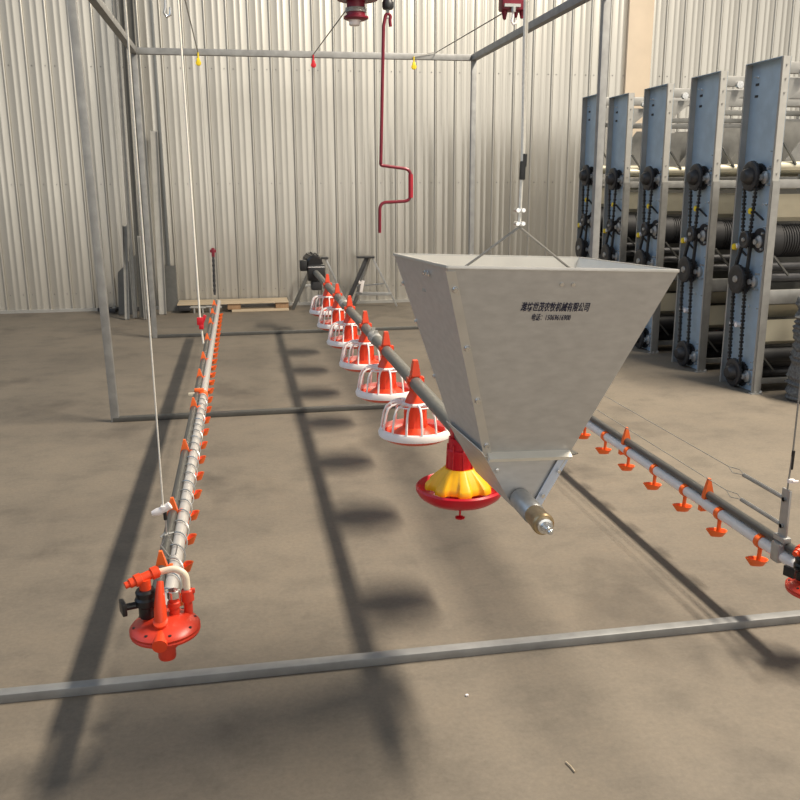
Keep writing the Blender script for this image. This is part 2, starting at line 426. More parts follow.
# lower bead of the front
bm = BM(); add_box(bm, (0, yb0 - .012, .002), (2 * HB - .004, .030, .012), Matrix.Rotation(.55, 3, 'X')); finish('front_bead', bm, M['bead'], hp, local=True)
bm = BM(); add_plate(bm, [(-HB - .006, yb0 - .01, .0), (-HB - .006, yb1, .0), (-HB - .018, yb1, .016), (-HB - .018, yb0 - .01, .016)], .003); finish('bottom_flange', bm, M['hoppin'], hp, local=True)
bm = BM(); add_plate(bm, [(HB + .0, yb0 - .01, -.004), (HB + .032, yb0 + .01, -.004), (HB + .012, yb1, -.004), (HB, yb1, -.004)], .003); finish('bottom_flange', bm, M['rail'], hp, local=True)
# trough under the funnel, closed round the pipe
zb, hb = -.152, .033
bm = BM(); add_plate(bm, [(-HB, yb0 + .004, -.002), (HB, yb0 + .004, -.002), (hb, yb0 + .004, zb), (-hb, yb0 + .004, zb)], .004); finish('trough_end', bm, M['hopper'], hp, local=True)
bm = BM(); add_plate(bm, [(-HB, yb1 - .004, -.002), (HB, yb1 - .004, -.002), (hb, yb1 - .004, zb), (-hb, yb1 - .004, zb)], .004); finish('trough_end', bm, M['hopper'], hp, local=True)
for s in (-1, 1):
    bm = BM(); add_plate(bm, [(s * HB, yb0, -.002), (s * HB, yb1, -.002), (s * hb, yb1, zb), (s * hb, yb0, zb)], .003); finish('trough_side', bm, M['hopper'], hp, local=True)
bm = BM(); add_plate(bm, [(HB + .004, yb0 + .006, -.012), (HB - .034, yb0 - .004, -.012), (hb - .018, yb0 - .004, zb - .004), (hb + .016, yb0 + .006, zb - .004)], .002); finish('trough_flange', bm, M['film'], hp, local=True, label='pale bluish folded strip')
for k in (.3, .78):
    bm = BM(); p = Vector((HB, yb0, -.004)).lerp(Vector((hb, yb0, zb)), k) + Vector((-.005, -.006, 0)); add_lathe(bm, [(0, 0), (.006, 0), (.006, .006), (0, .007)], p, (.2, -1, 0), 10); finish('bolt', bm, M['chrome'], hp, local=True)
for k in (.25, .8):
    bm = BM(); p = Vector((-HB, yb0, -.004)).lerp(Vector((-hb, yb0, zb)), k) + Vector((.012, .002, 0)); add_lathe(bm, [(0, 0), (.0055, 0), (.0055, .005), (0, .006)], p, (0, -1, 0), 10); finish('bolt', bm, M['chrome'], hp, local=True)
# lugs inside the side sheets that the sling hooks on
for s_ in (-1, 1):
    bm = BM(); add_box(bm, (s_ * .262, -.02, .447), (.036, .04, .012), None, .002); finish('sling_lug', bm, M['steel'], hp, local=True)
# lettering
def lettering(name, body, u, v, width, shear, fat, gap=1., tall=1.75):
    cu = bpy.data.curves.new(name, 'FONT'); cu.body = body; cu.size = .05; cu.align_x = 'CENTER'; cu.extrude = .0004; cu.shear = shear; cu.offset = fat; cu.space_character = gap
    tmp = bpy.data.objects.new(name, cu); C.objects.link(tmp)
    bpy.context.view_layer.update()
    me = bpy.data.meshes.new_from_object(tmp.evaluated_get(bpy.context.evaluated_depsgraph_get()))
    bpy.data.objects.remove(tmp)
    xs = [q.co.x for q in me.vertices]; sc_ = width / (max(xs) - min(xs)); mid = (max(xs) + min(xs)) / 2
    o = on_front(u, v, .0012)
    for q in me.vertices: q.co = o + ex * ((q.co.x - mid) * sc_) + ey * (q.co.y * sc_ * tall) + nf * q.co.z
    me.name = name; me.materials.clear(); me.materials.append(M['ink'])
    ob = bpy.data.objects.new(name, me); C.objects.link(ob); ob.parent = hp; return ob
l1 = lettering('lettering', '潍坊世茂农牧机械有限公司', -.033, .800, .186, .15, .0004); l1['label'] = 'line of dark blue printed characters'
l2 = lettering('lettering', '电话：15069616900', -.058, .752, .106, .15, .0, 1.08); l2['label'] = 'smaller line of dark blue digits'

# hopper sling
hx, hy = .778, 2.41
hs = thing('lifting_cable', (hx, hy, 1.16), 'white lifting cable with black sleeve and two wires slung into the hopper', 'cable')
bm = BM(); add_tube(bm, [(hx + .012, Y1 - .045, H - .03), (hx + .004, hy, 1.56), (hx, hy, 1.40)], .0045, 8); add_tube(bm, [(hx + .026, Y1 - .04, H - .03), (hx + .008, hy, 1.54)], .003, 6); finish('cord', bm, M['cord'], hs)
bm = BM(); add_bar(bm, (hx + .004, hy, 1.515), (hx + .005, hy, 1.565), .015, .012, .002); add_bar(bm, (hx + .009, hy, 1.55), (hx + .010, hy, 1.585), .012, .010, .002); finish('sleeve', bm, M['black'], hs)
for z in (1.432, 1.395):
    bm = BM(); add_box(bm, (hx, hy, z), (.026, .014, .012), None, .003)
    for s in (-1, 1): cyl(bm, (hx + s * .008, hy - .012, z), (hx + s * .008, hy + .012, z), .006, 8)
    finish('cable_clamp', bm, M['chrome'], hs)
hm = Matrix.Translation((.7602, 2.4215, .7584)) @ Euler((-.0232, .0412, .0383)).to_matrix().to_4x4()
for s in (-1, 1):
    bm = BM(); e = hm @ Vector((s * .250, -.02, .450)); add_tube(bm, [(hx, hy, 1.385), Vector((hx, hy, 1.385)).lerp(e, .5) + Vector((0, 0, -.002)), e], .0035, 8); finish('sling_wire', bm, M['wire'], hs)

# ------------------------------------------------------------------ drinker lines
def triangle_clip(bm, x, y, z, h=.085, w=.055, zb=-.03):
    A = [(x + sx * w / 2, y + sy * .012, z + zb) for sx, sy in ((-1, -1), (1, -1), (1, 1), (-1, 1))]
    Bm_ = [(x + sx * w * .42, y + sy * .012, z + .004) for sx, sy in ((-1, -1), (1, -1), (1, 1), (-1, 1))]
    B = [(x + sx * .0045, y + sy * .007, z + h) for sx, sy in ((-1, -1), (1, -1), (1, 1), (-1, 1))]
    rows = [[bm.verts.new(p) for p in L] for L in (A, Bm_, B)]
    bm.faces.new(rows[0][::-1]); bm.faces.new(rows[-1])
    for a, b in zip(rows, rows[1:]):
        for i in range(4): j = (i + 1) % 4; bm.faces.new((a[i], a[j], b[j], b[i]))

def cup(bm, x, y, z, s, ext=1.0, collar=True):
    """saddle on the pipe, stem and pointed drip dish reaching to side s"""
    if collar: add_lathe(bm, [(.0205, -.013), (.0255, -.012), (.0265, 0), (.0255, .012), (.0205, .013)], (x, y, z), (0, 1, 0), 16)
    else: add_box(bm, (x, y, z - .018), (.022, .022, .018), None, .004)
    add_tube(bm, [(x, y, z - .018), (x + s * .002, y, z - .045), (x + s * .003, y, z - .074)], [.009, .0075, .009], 8)
    coff = .014 if not collar else .0; n = 18; o1 = []; o2 = []; o3 = []; o4 = []
    for k in range(n):
        a = 2 * PI * k / n; c, q = math.cos(a), math.sin(a)
        r = .032 * (1 + .75 * max(0, c) ** 3) * ext; w = .027
        o1.append(bm.verts.new((x + s * (coff + .58 * r * c), y + .014 * q, z - .090)))
        o2.append(bm.verts.new((x + s * (coff + r * c), y + w * q, z - .068 + .010 * max(0, c))))
        o3.append(bm.verts.new((x + s * (coff + r * .86 * c), y + w * .86 * q, z - .069 + .009 * max(0, c))))
        o4.append(bm.verts.new((x + s * (coff + r * .5 * c), y + w * .42 * q, z - .085)))
    for k in range(n):
        j = (k + 1) % n
        for A, B in ((o1, o2), (o2, o3), (o3, o4)): bm.faces.new((A[k], A[j], B[j], B[k]))
    bm.faces.new(o1); bm.faces.new(o4)

def drinker(x, z, y0, y1, cups, side, clips, rail_dx, rail_dz, label, ext, collar, ch, pm, cm=M['orange']):
    t = thing('drinker_line', (x, (y0 + y1) / 2, z - .08), label, 'drinker line', 'nipple drinker lines hung beside the feed pipe')
    bm = BM(); cyl(bm, (x, y0, z), (x, y1, z), .0205, 20); finish('water_pipe', bm, M[pm], t)
    bm = BM(); cyl(bm, (x + rail_dx, y0 + .05, z + rail_dz), (x + rail_dx, y1, z + rail_dz), .0165, 16); finish('support_rail', bm, M['rail'], t)
    proto = None
    for y in cups:
        if proto is None:
            bm = BM(); cup(bm, x, y, z, side, ext, collar); proto = finish('drip_cup', bm, cm, t); py = y
        else:
            c = proto.copy(); C.objects.link(c); c.location = (0, y - py, 0)
    proto = None
    for y in clips:
        if proto is None:
            bm = BM(); triangle_clip(bm, x + rail_dx, y, z + rail_dz, h=ch, w=.044); triangle_clip(bm, x + rail_dx * .2, y, z, h=.022, w=.046)
            proto = finish('rail_clip', bm, cm, t); py = y
        else:
            c = proto.copy(); C.objects.link(c); c.location = (0, y - py, 0)
    return t
XDL, ZDL = -.241, .40
dl = drinker(XDL, ZDL, 2.20, 8.75, [2.42 + .228 * i for i in range(27)], 1, [2.458, 2.917, 3.636, 4.40, 5.129, 5.681, 6.429, 7.227, 7.8, 8.37], -.034, .010,
             'drinker line at left with a wire coil round its near half', .55, False, .056, 'dullpipe')
bm = BM(); add_tube(bm, helix((XDL, 2.26, ZDL), (XDL, 4.72, ZDL), .027, 24), .0026, 5); finish('wire_coil', bm, M['steel'], dl)
bm = BM()
for y in (4.72,):
    add_lathe(bm, [(.0175, -.03), (.026, -.028), (.026, .028), (.0175, .03)], (XDL, y, ZDL), (0, 1, 0), 18); add_box(bm, (XDL - .02, y, ZDL + .03), (.05, .03, .02), None, .004)
finish('pipe_joint', bm, M['orange'], dl)
bm = BM(); add_bar(bm, (XDL - .075, 4.69, ZDL + .018), (XDL - .03, 4.69, ZDL + .018), .014, .012); finish('tap_lever', bm, M['cream'], dl)

XDR, ZDR = 1.764, .27
dr = drinker(XDR, ZDR, 2.36, 7.4, [2.605 + .272 * i for i in range(17)], -1, [2.997, 3.759, 4.52, 5.28, 6.04, 6.8], .012, .036,
             'bright drinker line at right with a wire bracket at its near end', 1.0, True, .066, 'pvc')
by = 2.49
bm = BM(); box2(bm, (XDR - .004, by - .022, ZDR + .0), (XDR + .004, by + .022, ZDR + .235), .002); finish('wire_bracket', bm, M['steel'], dr)
bm = BM(); add_box(bm, (XDR, by, ZDR + .012), (.05, .045, .07), None, .006); add_box(bm, (XDR, by + .0, ZDR + .06), (.03, .06, .02), None, .004); finish('bracket_clamp', bm, M['steel'], dr)
for dz in (.20, .105):
    bm = BM(); z = ZDR + dz
    for k in range(2): cyl(bm, (XDR - .012, by, z - .0), (XDR + .012, by, z), .008, 8)
    finish('bolt', bm, M['chrome'], dr)
    bm = BM(); add_tube(bm, helix((XDR, by + .02, z), (XDR, by + .26, z), .0062, 34, 8), .0022, 4); finish('tension_spring', bm, M['steel'], dr)
    bm = BM(); add_tube(bm, [(XDR, by + .25, z), (XDR + .01, by + .30, z + .006), (XDR, by + .36, z), (XDR, 7.4, z)], .0018, 5)
    add_tube(bm, [(XDR, by + .26, z), (XDR - .012, by + .31, z - .008), (XDR, by + .36, z)], .0018, 5); finish('tension_wire', bm, M['wire'], dr)

# ------------------------------------------------------------------ pressure regulators
def make_regulator():
    c = Vector((0, 0, 0)); t = thing('pressure_regulator', (0, 0, 0), '', 'regulator', 'red disc shaped water regulators')
    R = .087
    bm = BM(); add_lathe(bm, [(0, -.012), (.07, -.014), (R, -.008), (R + .002, -.002), (R, .0015), (R - .003, .002), (R, .003), (R + .002, .008), (R - .004, .016), (.06, .026), (.03, .032), (0, .033)], seg=56)
    housing = finish('disc_housing', bm, M['regred'], t)
    for k in range(8):
        a = 2 * PI * (k + .3) / 8; bm = BM(); p = Vector((math.cos(a) * .077, math.sin(a) * .077, .008)); cyl(bm, p, p + Vector((0, 0, .012)), .0042, 8); finish('screw', bm, M['dark'], housing)
    bm = BM(); add_lathe(bm, [(0, -.082), (.021, -.082), (.023, -.077), (.023, -.048), (.031, -.046), (.032, -.018), (.034, -.012), (0, -.01)], seg=24)
    for k in range(8):
        a = 2 * PI * k / 8; add_box(bm, (.030 * math.cos(a), .030 * math.sin(a), -.030), (.006, .006, .026), Matrix.Rotation(a, 3, 'Z'))
    finish('bottom_outlet', bm, M['regred'], t)
    # front adjusting knob
    bm = BM(); cyl(bm, (-.006, -.045, .012), (-.006, -.094, .004), .017, 20); add_lathe(bm, [(0, 0), (.0185, 0), (.0185, .012), (0, .014)], (-.006, -.085, .005), (0, -1, -.16), 20); finish('adjusting_knob', bm, M['redor'], t)
    # sight elbow in front
    bm = BM(); add_tube(bm, [(-.006, -.035, .040), (-.006, -.030, .070), (-.005, -.012, .112), (-.004, .002, .132)], [.0165, .0155, .011, .008], 16); add_lathe(bm, [(0, -.006), (.019, -.004), (.0185, .010), (0, .016)], (-.006, -.037, .036), (0, -.5, .8), 18); finish('vent_elbow', bm, M['redor'], t)
    # inlet towards the drinker pipe
    bm = BM(); cyl(bm, (.024, .02, .02), (.024, .02, .075), .0135, 18); add_lathe(bm, [(.0135, 0), (.017, .002), (.017, .014), (.0135, .016)], (.024, .02, .05), (0, 0, 1), 18); inlet = finish('pipe_inlet', bm, M['regred'], t)
    bm = BM(); add_lathe(bm, [(.013, 0), (.0165, .002), (.0165, .02), (.013, .022)], (.024, .02, .075), (0, 0, 1), 16); finish('hose_clamp', bm, M['chrome'], inlet)
    # second riser with a hose
    bm = BM(); cyl(bm, (.058, .038, .012), (.058, .038, .075), .0115, 16); add_lathe(bm, [(.0115, 0), (.017, .002), (.016, .03), (.0125, .034)], (.058, .038, .055), (0, 0, 1), 16); add_box(bm, (.070, .036, .083), (.016, .01, .012), None, .002); finish('hose_riser', bm, M['regred'], t)
    bm = BM(); add_tube(bm, rounded([(.058, .038, .085), (.057, .04, .130), (.03, .045, .146), (-.012, .045, .138)], .05, 8), .009, 12); finish('bypass_hose', bm, M['cream'], t)
    # black ball valve, tee, lever
    v = Vector((-.043, .012, -.008))
    bm = BM(); cyl(bm, v + Vector((0, 0, .01)), v + Vector((0, 0, .05)), .0135, 18); finish('valve_stem', bm, M['redor'], t)
    bm = BM(); add_lathe(bm, [(0, .04), (.018, .04), (.021, .046), (.021, .07), (.028, .076), (.029, .092), (.025, .098), (.026, .112), (.022, .118), (0, .118)], v, seg=24); valve = finish('valve_body', bm, M['black'], t)
    bm = BM(); cyl(bm, v + Vector((-.018, -.004, .078)), v + Vector((-.048, -.012, .078)), .009, 12); add_box(bm, v + Vector((-.056, -.014, .078)), (.012, .04, .034), Matrix.Rotation(.35, 3, 'Z'), .003); finish('valve_lever', bm, M['black'], valve)
    bm = BM(); cyl(bm, v + Vector((0, 0, .115)), v + Vector((0, 0, .145)), .015, 18)
    a, b = v + Vector((-.036, -.012, .141)), v + Vector((.034, .022, .155))
    cyl(bm, a, b, .0125, 18); d = (b - a).normalized()
    for q in (.16, .72): add_lathe(bm, [(.012, 0), (.0165, .002), (.0165, .018), (.012, .02)], a + (b - a) * q, d, 18)
    add_tube(bm, [a - d * .012, a], .009, 12)
    finish('tee_fitting', bm, M['redor'], t)
    return t
rg = make_regulator()
rg['label'] = 'complete red water regulator with black valve at left foreground'
rg.location = (XDL + .002, 2.115, .395); rg.rotation_euler = (0, 0, 0)
r2 = copy_tree(rg); r2['label'] = 'red water regulator cut off by the right edge of the photo'
r2.location = (XDR + .002, 2.30, .232)

# right regulator's black clamp is shared look; pipe collar
bm = BM(); add_lathe(bm, [(.0175, 0), (.022, .002), (.022, .05), (.0175, .052)], (XDR, 2.33, ZDR), (0, 1, 0), 18); finish('pipe_collar', bm, M['regred'], dr)
bm = BM(); add_box(bm, (XDR + .012, 2.325, ZDR + .004), (.024, .02, .06), None, .004); add_box(bm, (XDR + .03, 2.335, ZDR + .025), (.05, .02, .016), None, .004); finish('pipe_latch', bm, M['black'], dr)

# ------------------------------------------------------------------ suspension cords
def cord_thing(label, pts, r, base, group='suspension cords of the drinker lines', m='cord'):
    t = thing('suspension_cord', base, label, 'cord', group)
    bm = BM(); add_tube(bm, pts, r, 8); finish('cord', bm, M[m], t); return t
cx = XDL - .03
yA = 5.72
t = cord_thing('thick white cord with a red clip holding the middle of the left drinker line', [(cx - .03, Y2 - .035, H - .02), (cx - .012, yA, .70), (cx, yA, ZDL + .115)], .0062, (cx, yA, ZDL + .1))
bm = BM(); add_box(bm, (cx - .011, yA, .66), (.042, .03, .05), None, .005); add_box(bm, (cx - .006, yA, .625), (.03, .03, .035), None, .005); add_box(bm, (cx + .012, yA, .675), (.02, .02, .05), Matrix.Rotation(.4, 3, 'Y'), .003); finish('adjuster_clip', bm, M['crimson'], t, label='red clip')
yB = 2.53
bx = cx + .006
dzB = -.05
t = cord_thing('thin white cord with a white clip and wire loop holding the left regulator end', [(bx - .0, Y1 - .0, H - .03), (bx, yB, .625 + dzB)], .0024, (bx, yB, ZDL + .03))
bm = BM(); add_tube(bm, [(bx - .034, yB, .607 + dzB), (bx - .018, yB, .611 + dzB), (bx, yB, .617 + dzB), (bx + .020, yB, .630 + dzB)], [.007, .012, .010, .012], 10); add_box(bm, (bx + .002, yB, .622 + dzB), (.02, .02, .016), None, .003); finish('cord_clip', bm, M['white'], t)
bm = BM(); add_tube(bm, [(bx + .003, yB, .612 + dzB), (bx + .004, yB, .585 + dzB)], .0055, 8); finish('sleeve', bm, M['black'], t)
bm = BM(); add_tube(bm, [(bx + .004, yB, .59 + dzB), (bx + .004, yB, .535 + dzB)], .0022, 6)
add_tube(bm, rounded([(bx + .004, yB, .54 + dzB), (bx - .016, yB, .50 + dzB), (bx - .016, yB, .455), (bx + .02, yB, .395), (bx + .034, yB, .455), (bx + .02, yB, .505 + dzB), (bx + .004, yB, .54 + dzB)], .03), .002, 6)
for q in (-.012, .0, .012): add_tube(bm, [(bx + .004 + q - .006, yB - .006, .537 + dzB + q * .4), (bx + .004 + q + .008, yB + .004, .541 + dzB)], .0028, 6)
finish('wire_loop', bm, M['steel'], t)
t = cord_thing('thin cord with black sleeve and white clip above the right wire bracket', [(XDR + .02, Y1 - .02, H - .03), (XDR + .006, by, .64), (XDR, by, ZDR + .225)], .003, (XDR, by, ZDR + .23), m='wire')
bm = BM(); add_tube(bm, [(XDR + .008, by, .64), (XDR + .007, by, .575)], .0055, 8); finish('sleeve', bm, M['black'], t)
bm = BM(); add_box(bm, (XDR + .008, by - .004, .535), (.022, .014, .014), None, .003); cyl(bm, (XDR + .008, by - .012, .535), (XDR + .026, by - .016, .536), .005, 8); finish('cord_clip', bm, M['white'], t)

# far hanger chain of the left line
ch = thing('hanging_chain', (XDL, 8.7, ZDL + .04), 'dark bead chain with red tip over the far end of the left drinker line', 'chain')
bm = BM(); n = 16; p0 = Vector((XDL - .034, 8.70, ZDL + .08)); p1 = Vector((XDL - .030, 8.78, .86))
for k in range(n): q = p0.lerp(p1, (k + .5) / n); add_box(bm, q, (.022, .022, .034), Matrix.Rotation(.7 * (k % 2), 3, 'Z'), .006)
add_tube(bm, [p0, p1], .004, 6); finish('chain_links', bm, M['dark'], ch)
bm = BM(); add_box(bm, p1 + Vector((0, 0, .02)), (.03, .03, .09), None, .006); add_box(bm, p1 + Vector((0, 0, .035)), (.06, .02, .03), None, .004); finish('red_tip', bm, M['maroon'], ch)
bm = BM(); add_tube(bm, [p1, (XDL - .07, Y3 - .035, H - .03)], .0022, 6); finish('wire', bm, M['wire'], ch)

# ------------------------------------------------------------------ red winch, hooks, cables and crank
YW = Y2
wz = 2.535
wn = thing('cable_winch', (.774, YW, 2.50), 'red cable winch with a white lower bush, beside the crank', 'winch')
wx = .774
bm = BM(); add_lathe(bm, [(0, .0), (.055, .0), (.078, .010), (.078, .022), (.060, .03), (.058, .05), (.058, .14), (.075, .145), (0, .15)], (wx, YW, wz - .03), seg=32); finish('drum', bm, M['maroon'], wn)
bm = BM(); add_lathe(bm, [(.0, .0), (.125, .0), (.13, .01), (.13, .07), (.12, .075), (0, .075)], (wx + .01, YW, wz + .088), seg=28); finish('gear_housing', bm, M['maroon'], wn)
for k in range(3):
    bm = BM(); add_tube(bm, [(wx + .061 * math.cos(a * PI / 12), YW + .061 * math.sin(a * PI / 12), wz + .020 + k * .009) for a in range(24)], .005, 6, closed=True); finish('cable_turn', bm, M['steel'], wn)
bm = BM(); add_lathe(bm, [(0, -.06), (.030, -.06), (.034, -.055), (.034, -.032), (.042, -.03), (0, -.028)], (wx - .01, YW, wz), seg=20); finish('lower_bush', bm, M['white'], wn)
bm = BM(); box2(bm, (wx - .05, YW - .04, wz + .165), (wx + .06, YW + .04, H - .028), .004); finish('hanger_bracket', bm, M['maroon'], wn)
bm = BM(); add_tube(bm, [(wx + .12, YW, wz + .13), (wx + .205, YW, 2.655)], .03, 14); add_lathe(bm, [(0, 0), (.03, 0), (.036, .012), (.036, .04), (.03, .05), (.03, .08), (0, .08)], (.976, YW, 2.575), (0, 0, 1), 16); finish('crank_gear', bm, M['dark'], wn)
bm = BM(); add_tube(bm, [(.976, YW, 2.585), (.976, YW, 2.552)], .010, 8)
add_tube(bm, [(.976 + .014 * math.cos(a * PI / 8), YW, 2.539 + .014 * math.sin(a * PI / 8)) for a in range(16)], .005, 6, closed=True); finish('crank_eye', bm, M['steel'], wn)

ck = thing('crank_handle', (.91, YW, 1.2), 'long dark red bent crank rod hanging from the winch eye', 'crank')
eye = Vector((.976, YW, 2.541))
pts = [(.992, YW, 2.475), (.988, YW, 2.51)] + [(.976 + .017 * math.cos(a), YW + .0, 2.528 + .022 * math.sin(a)) for a in (.3, .8, 1.3, 1.9, 2.4, 2.9)] + [(.948, YW, 2.48), (.921, YW, 1.64)]
tail = rounded([(.921, YW, 1.66), (.920, YW, 1.632), (1.119, YW, 1.606), (1.119, YW, 1.404), (.912, YW, 1.394), (.909, YW, 1.199)], .045, 6)
bm = BM(); add_tube(bm, pts + tail, .0105, 10); finish('rod', bm, M['maroon'], ck)
bm = BM(); cyl(bm, (1.119, YW, 1.425), (1.119, YW, 1.575), .0155, 14); finish('grip', bm, M['gripred'], ck, label='brighter red grip sleeve')

w2 = thing('cable_winch', (1.79, YW, 2.55), 'dark red winch block with a white hook at the top right', 'winch')
bm = BM(); box2(bm, (1.705, YW - .05, 2.585), (1.88, YW + .06, H - .028), .02); finish('housing', bm, M['maroon'], w2)
for x, z in ((1.735, 2.53), (1.81, 2.545), (1.85, 2.54)):
    bm = BM(); add_lathe(bm, [(0, 0), (.010, .006), (.022, .06), (0, .065)], (x, YW, z), seg=14); finish('lug', bm, M['maroon'], w2)
bm = BM(); box2(bm, (1.715, YW - .07, 2.60), (1.82, YW - .052, 2.618)); cyl(bm, (1.775, YW - .06, 2.57), (1.775, YW - .06, 2.60), .016, 12); finish('hook_plate', bm, M['steel'], w2)
bm = BM(); add_tube(bm, [(1.775, YW - .06, 2.60), (1.772, YW - .06, 2.54), (1.764, YW - .06, 2.515), (1.776, YW - .06, 2.497), (1.792, YW - .06, 2.505), (1.793, YW - .06, 2.522)], .008, 8); finish('hook', bm, M['white'], w2)
w3 = thing('pulley_hook', (-.373, YW, 2.5), 'small bright steel hook hanging at the top left', 'hook')
bm = BM(); box2(bm, (-.40, YW - .03, 2.60), (-.33, YW + .03, H - .028), .01); finish('pulley_block', bm, M['dark'], w3)
bm = BM(); add_tube(bm, [(-.375, YW, 2.61), (-.378, YW, 2.55), (-.388, YW, 2.52), (-.372, YW, 2.497), (-.352, YW, 2.51), (-.350, YW, 2.55)], .009, 8); finish('hook', bm, M['chrome'], w3)

def lift_cable(label, a, b, m, dz=.06, via=None):
    t = thing('lift_cable', (b[0], b[1], b[2] - dz), label, 'cable', 'thin steel cables running to the rear rail')
    bm = BM(); add_tube(bm, [a, via, b] if via else [a, b], .0048, 6); finish('cable', bm, M['wire'], t)
    bm = BM(); q = Vector(b) + Vector((.0, 0, -.085)); add_box(bm, q, (.032, .03, .065), None, .008); add_lathe(bm, [(0, 0), (.026, .004), (.026, .02), (0, .024)], q + Vector((0, .012, -.012)), (0, -1, 0), 14); add_tube(bm, [q + Vector((0, 0, .03)), b], .008, 6)
    finish('end_clip', bm, m, t); return t
ry = Y3 - W / 2 - .018
lift_cable('thin cable from the winch drum to a red clip on the rear rail', (wx - .06, YW, wz + .03), (.785, ry, 2.755), M['crimson'])
lift_cable('thin cable to the yellow clip at the left end of the rear rail', (-.285, YW, 2.72), (-.318, ry, 2.755), M['yclip'])
lift_cable('thin cable from the hook block to the right hand yellow clip', (1.745, YW, 2.585), (1.79, ry, 2.755), M['yclip'], via=(2.02, ry, 2.80))
t = thing('motor_hanger_wire', (.785, ry, PZ + .2), 'thin wire running down the wall side to the black motor', 'wire')
bm = BM(); add_tube(bm, [(.785, ry, 2.63), (PX - .03, 9.1, PZ + .235)], .0025, 6); finish('wire', bm, M['wire'], t)

# ------------------------------------------------------------------ cage-row drive ends at right
MX = 3.64; PWd = .455; MH = 2.335
def make_machine():
    t = thing('cage_row_drive_end', (MX, 0, 0), '', 'machine', 'row of cage drive ends at right')
    D = .058
    bm = BM(); box2(bm, (MX + D - .004, 0, .0), (MX + D, PWd, MH)); finish('end_panel', bm, M['blue'], t)
    bm = BM(); box2(bm, (MX, 0, 0), (MX + D, .004, MH)); box2(bm, (MX, 0, 0), (MX + .004, .02, MH - .004)); finish('near_flange', bm, M['galvpale'], t)
    bm = BM(); box2(bm, (MX, PWd - .004, 0), (MX + D, PWd, MH)); box2(bm, (MX, PWd - .016, 0), (MX + .004, PWd, MH - .004)); finish('far_flange', bm, M['galvpale'], t)
    bm = BM(); box2(bm, (MX, .004, MH - .004), (MX + D, PWd - .004, MH)); finish('top_flange', bm, M['blue'], t)
    bm = BM(); box2(bm, (MX - .012, -.012, 0), (MX + D + .02, .03, .008)); cyl(bm, (MX + .02, -.006, .008), (MX + .02, -.006, .022), .008, 8); cyl(bm, (MX + .055, -.006, .008), (MX + .07, -.006, .022), .008, 8); finish('foot_plate', bm, M['steel'], t)
    bm = BM(); box2(bm, (MX + .006, -.006, 0), (MX + D + .004, -.001, 1.52)); finish('lower_cover', bm, M['galv'], t)
    # wheels
    yc = .265; xs = MX + .035
    def wheel(name, y, z, r, teeth, dome, front):
        bm = BM(); x0 = MX + front - .02
        gear(bm, (x0 + .055, y - .035, z - .005), (-1, 0, 0), r * .9, .014, teeth)
        add_lathe(bm, [(0, 0), (r * .55, 0), (r * .9, .006), (r, .014), (r, .028), (r * .86, .034), (r * .6, .03), (0, .03)], (x0 + .035, y, z), (-1, 0, 0), 28)
        gear(bm, (x0 + .02, y, z), (-1, 0, 0), r * 1.04, .010, teeth)
        if dome: add_lathe(bm, [(r * .6, .028), (r * .52, .06), (r * .36, .078), (0, .084)], (x0 + .035, y, z), (-1, 0, 0), 24)
        wh = finish(name, bm, M['dark'], t)
        bm = BM()
        if not dome: add_lathe(bm, [(0, .028), (r * .26, .028), (r * .22, .040), (0, .042)], (x0 + .035, y, z), (-1, 0, 0), 16)
        if not dome: finish('hub_cap', bm, M['steel'], wh); bm = BM()
        add_lathe(bm, [(0, 0), (.045, 0), (.045, .02), (.02, .03), (.02, .05), (0, .05)], (MX + D - .004, y - .11, z - .01), (-1, 0, 0), 16)
        for q in ((-.05, .05), (-.05, -.06)):
            add_lathe(bm, [(0, 0), (.009, 0), (.009, .03), (0, .032)], (MX + D - .004, y - .11 + q[0], z + q[1]), (-1, 0, 0), 8)
        finish('bearing', bm, M['steel'], wh)
    wheel('sprocket', yc, 1.555, .104, 28, True, .0)
    wheel('sprocket', yc, 1.105, .062, 16, False, .0)
    wheel('sprocket', yc + .03, .815, .104, 26, False, -.02)
    wheel('sprocket', yc - .0, .112, .104, 26, True, .0)
    bm = BM(); add_lathe(bm, [(0, 0), (.085, 0), (.088, .006), (.085, .012), (0, .012)], (MX + D - .005, yc - .11, 1.105), (-1, 0, 0), 28); finish('dark_disc', bm, M['dark'], t)
    def chain(a, b, ra, rb, x):
        bm = BM()
        for s in (-1, 1):
            A = Vector((x, a[0] + s * ra, a[1])); B = Vector((x, b[0] + s * rb, b[1])); n = int((B - A).length / .026)
            for k in range(n):
                q = A.lerp(B, (k + .5) / n); add_bar(bm, q - (B - A).normalized() * .0095, q + (B - A).normalized() * .0095, .024 if k % 2 else .016, .022)
            add_bar(bm, A, B, .010, .012)
        finish('drive_chain', bm, M['chain'], t)
    chain((yc, 1.555), (yc, 1.105), .078, .045, MX + .004)
    chain((yc + .03, .815), (yc, .105), .074, .074, MX + .002)
    bm = BM(); add_bar(bm, (MX + .02, yc + .05, 1.11), (MX + .0, yc + .12, .83), .020, .020); add_bar(bm, (MX + .02, yc - .045, 1.1), (MX + .005, yc - .045, .83), .020, .020); finish('drive_chain', bm, M['chain'], t)
    # chain tensioners and studs
    for y, z in ((yc - .035, 1.31), (yc + .14, 1.045)):
        bm = BM(); add_lathe(bm, [(0, 0), (.022, 0), (.026, .01), (.022, .03), (0, .03)], (MX + .022, y, z), (-1, 0, 0), 14); tb = finish('tensioner_block', bm, M['yclip'], t, label='yellow tensioner block')
        bm = BM(); add_bar(bm, (MX + .05, y - .09, z - .06), (MX + .03, y, z), .014, .01); finish('tensioner_arm', bm, M['dark'], tb)
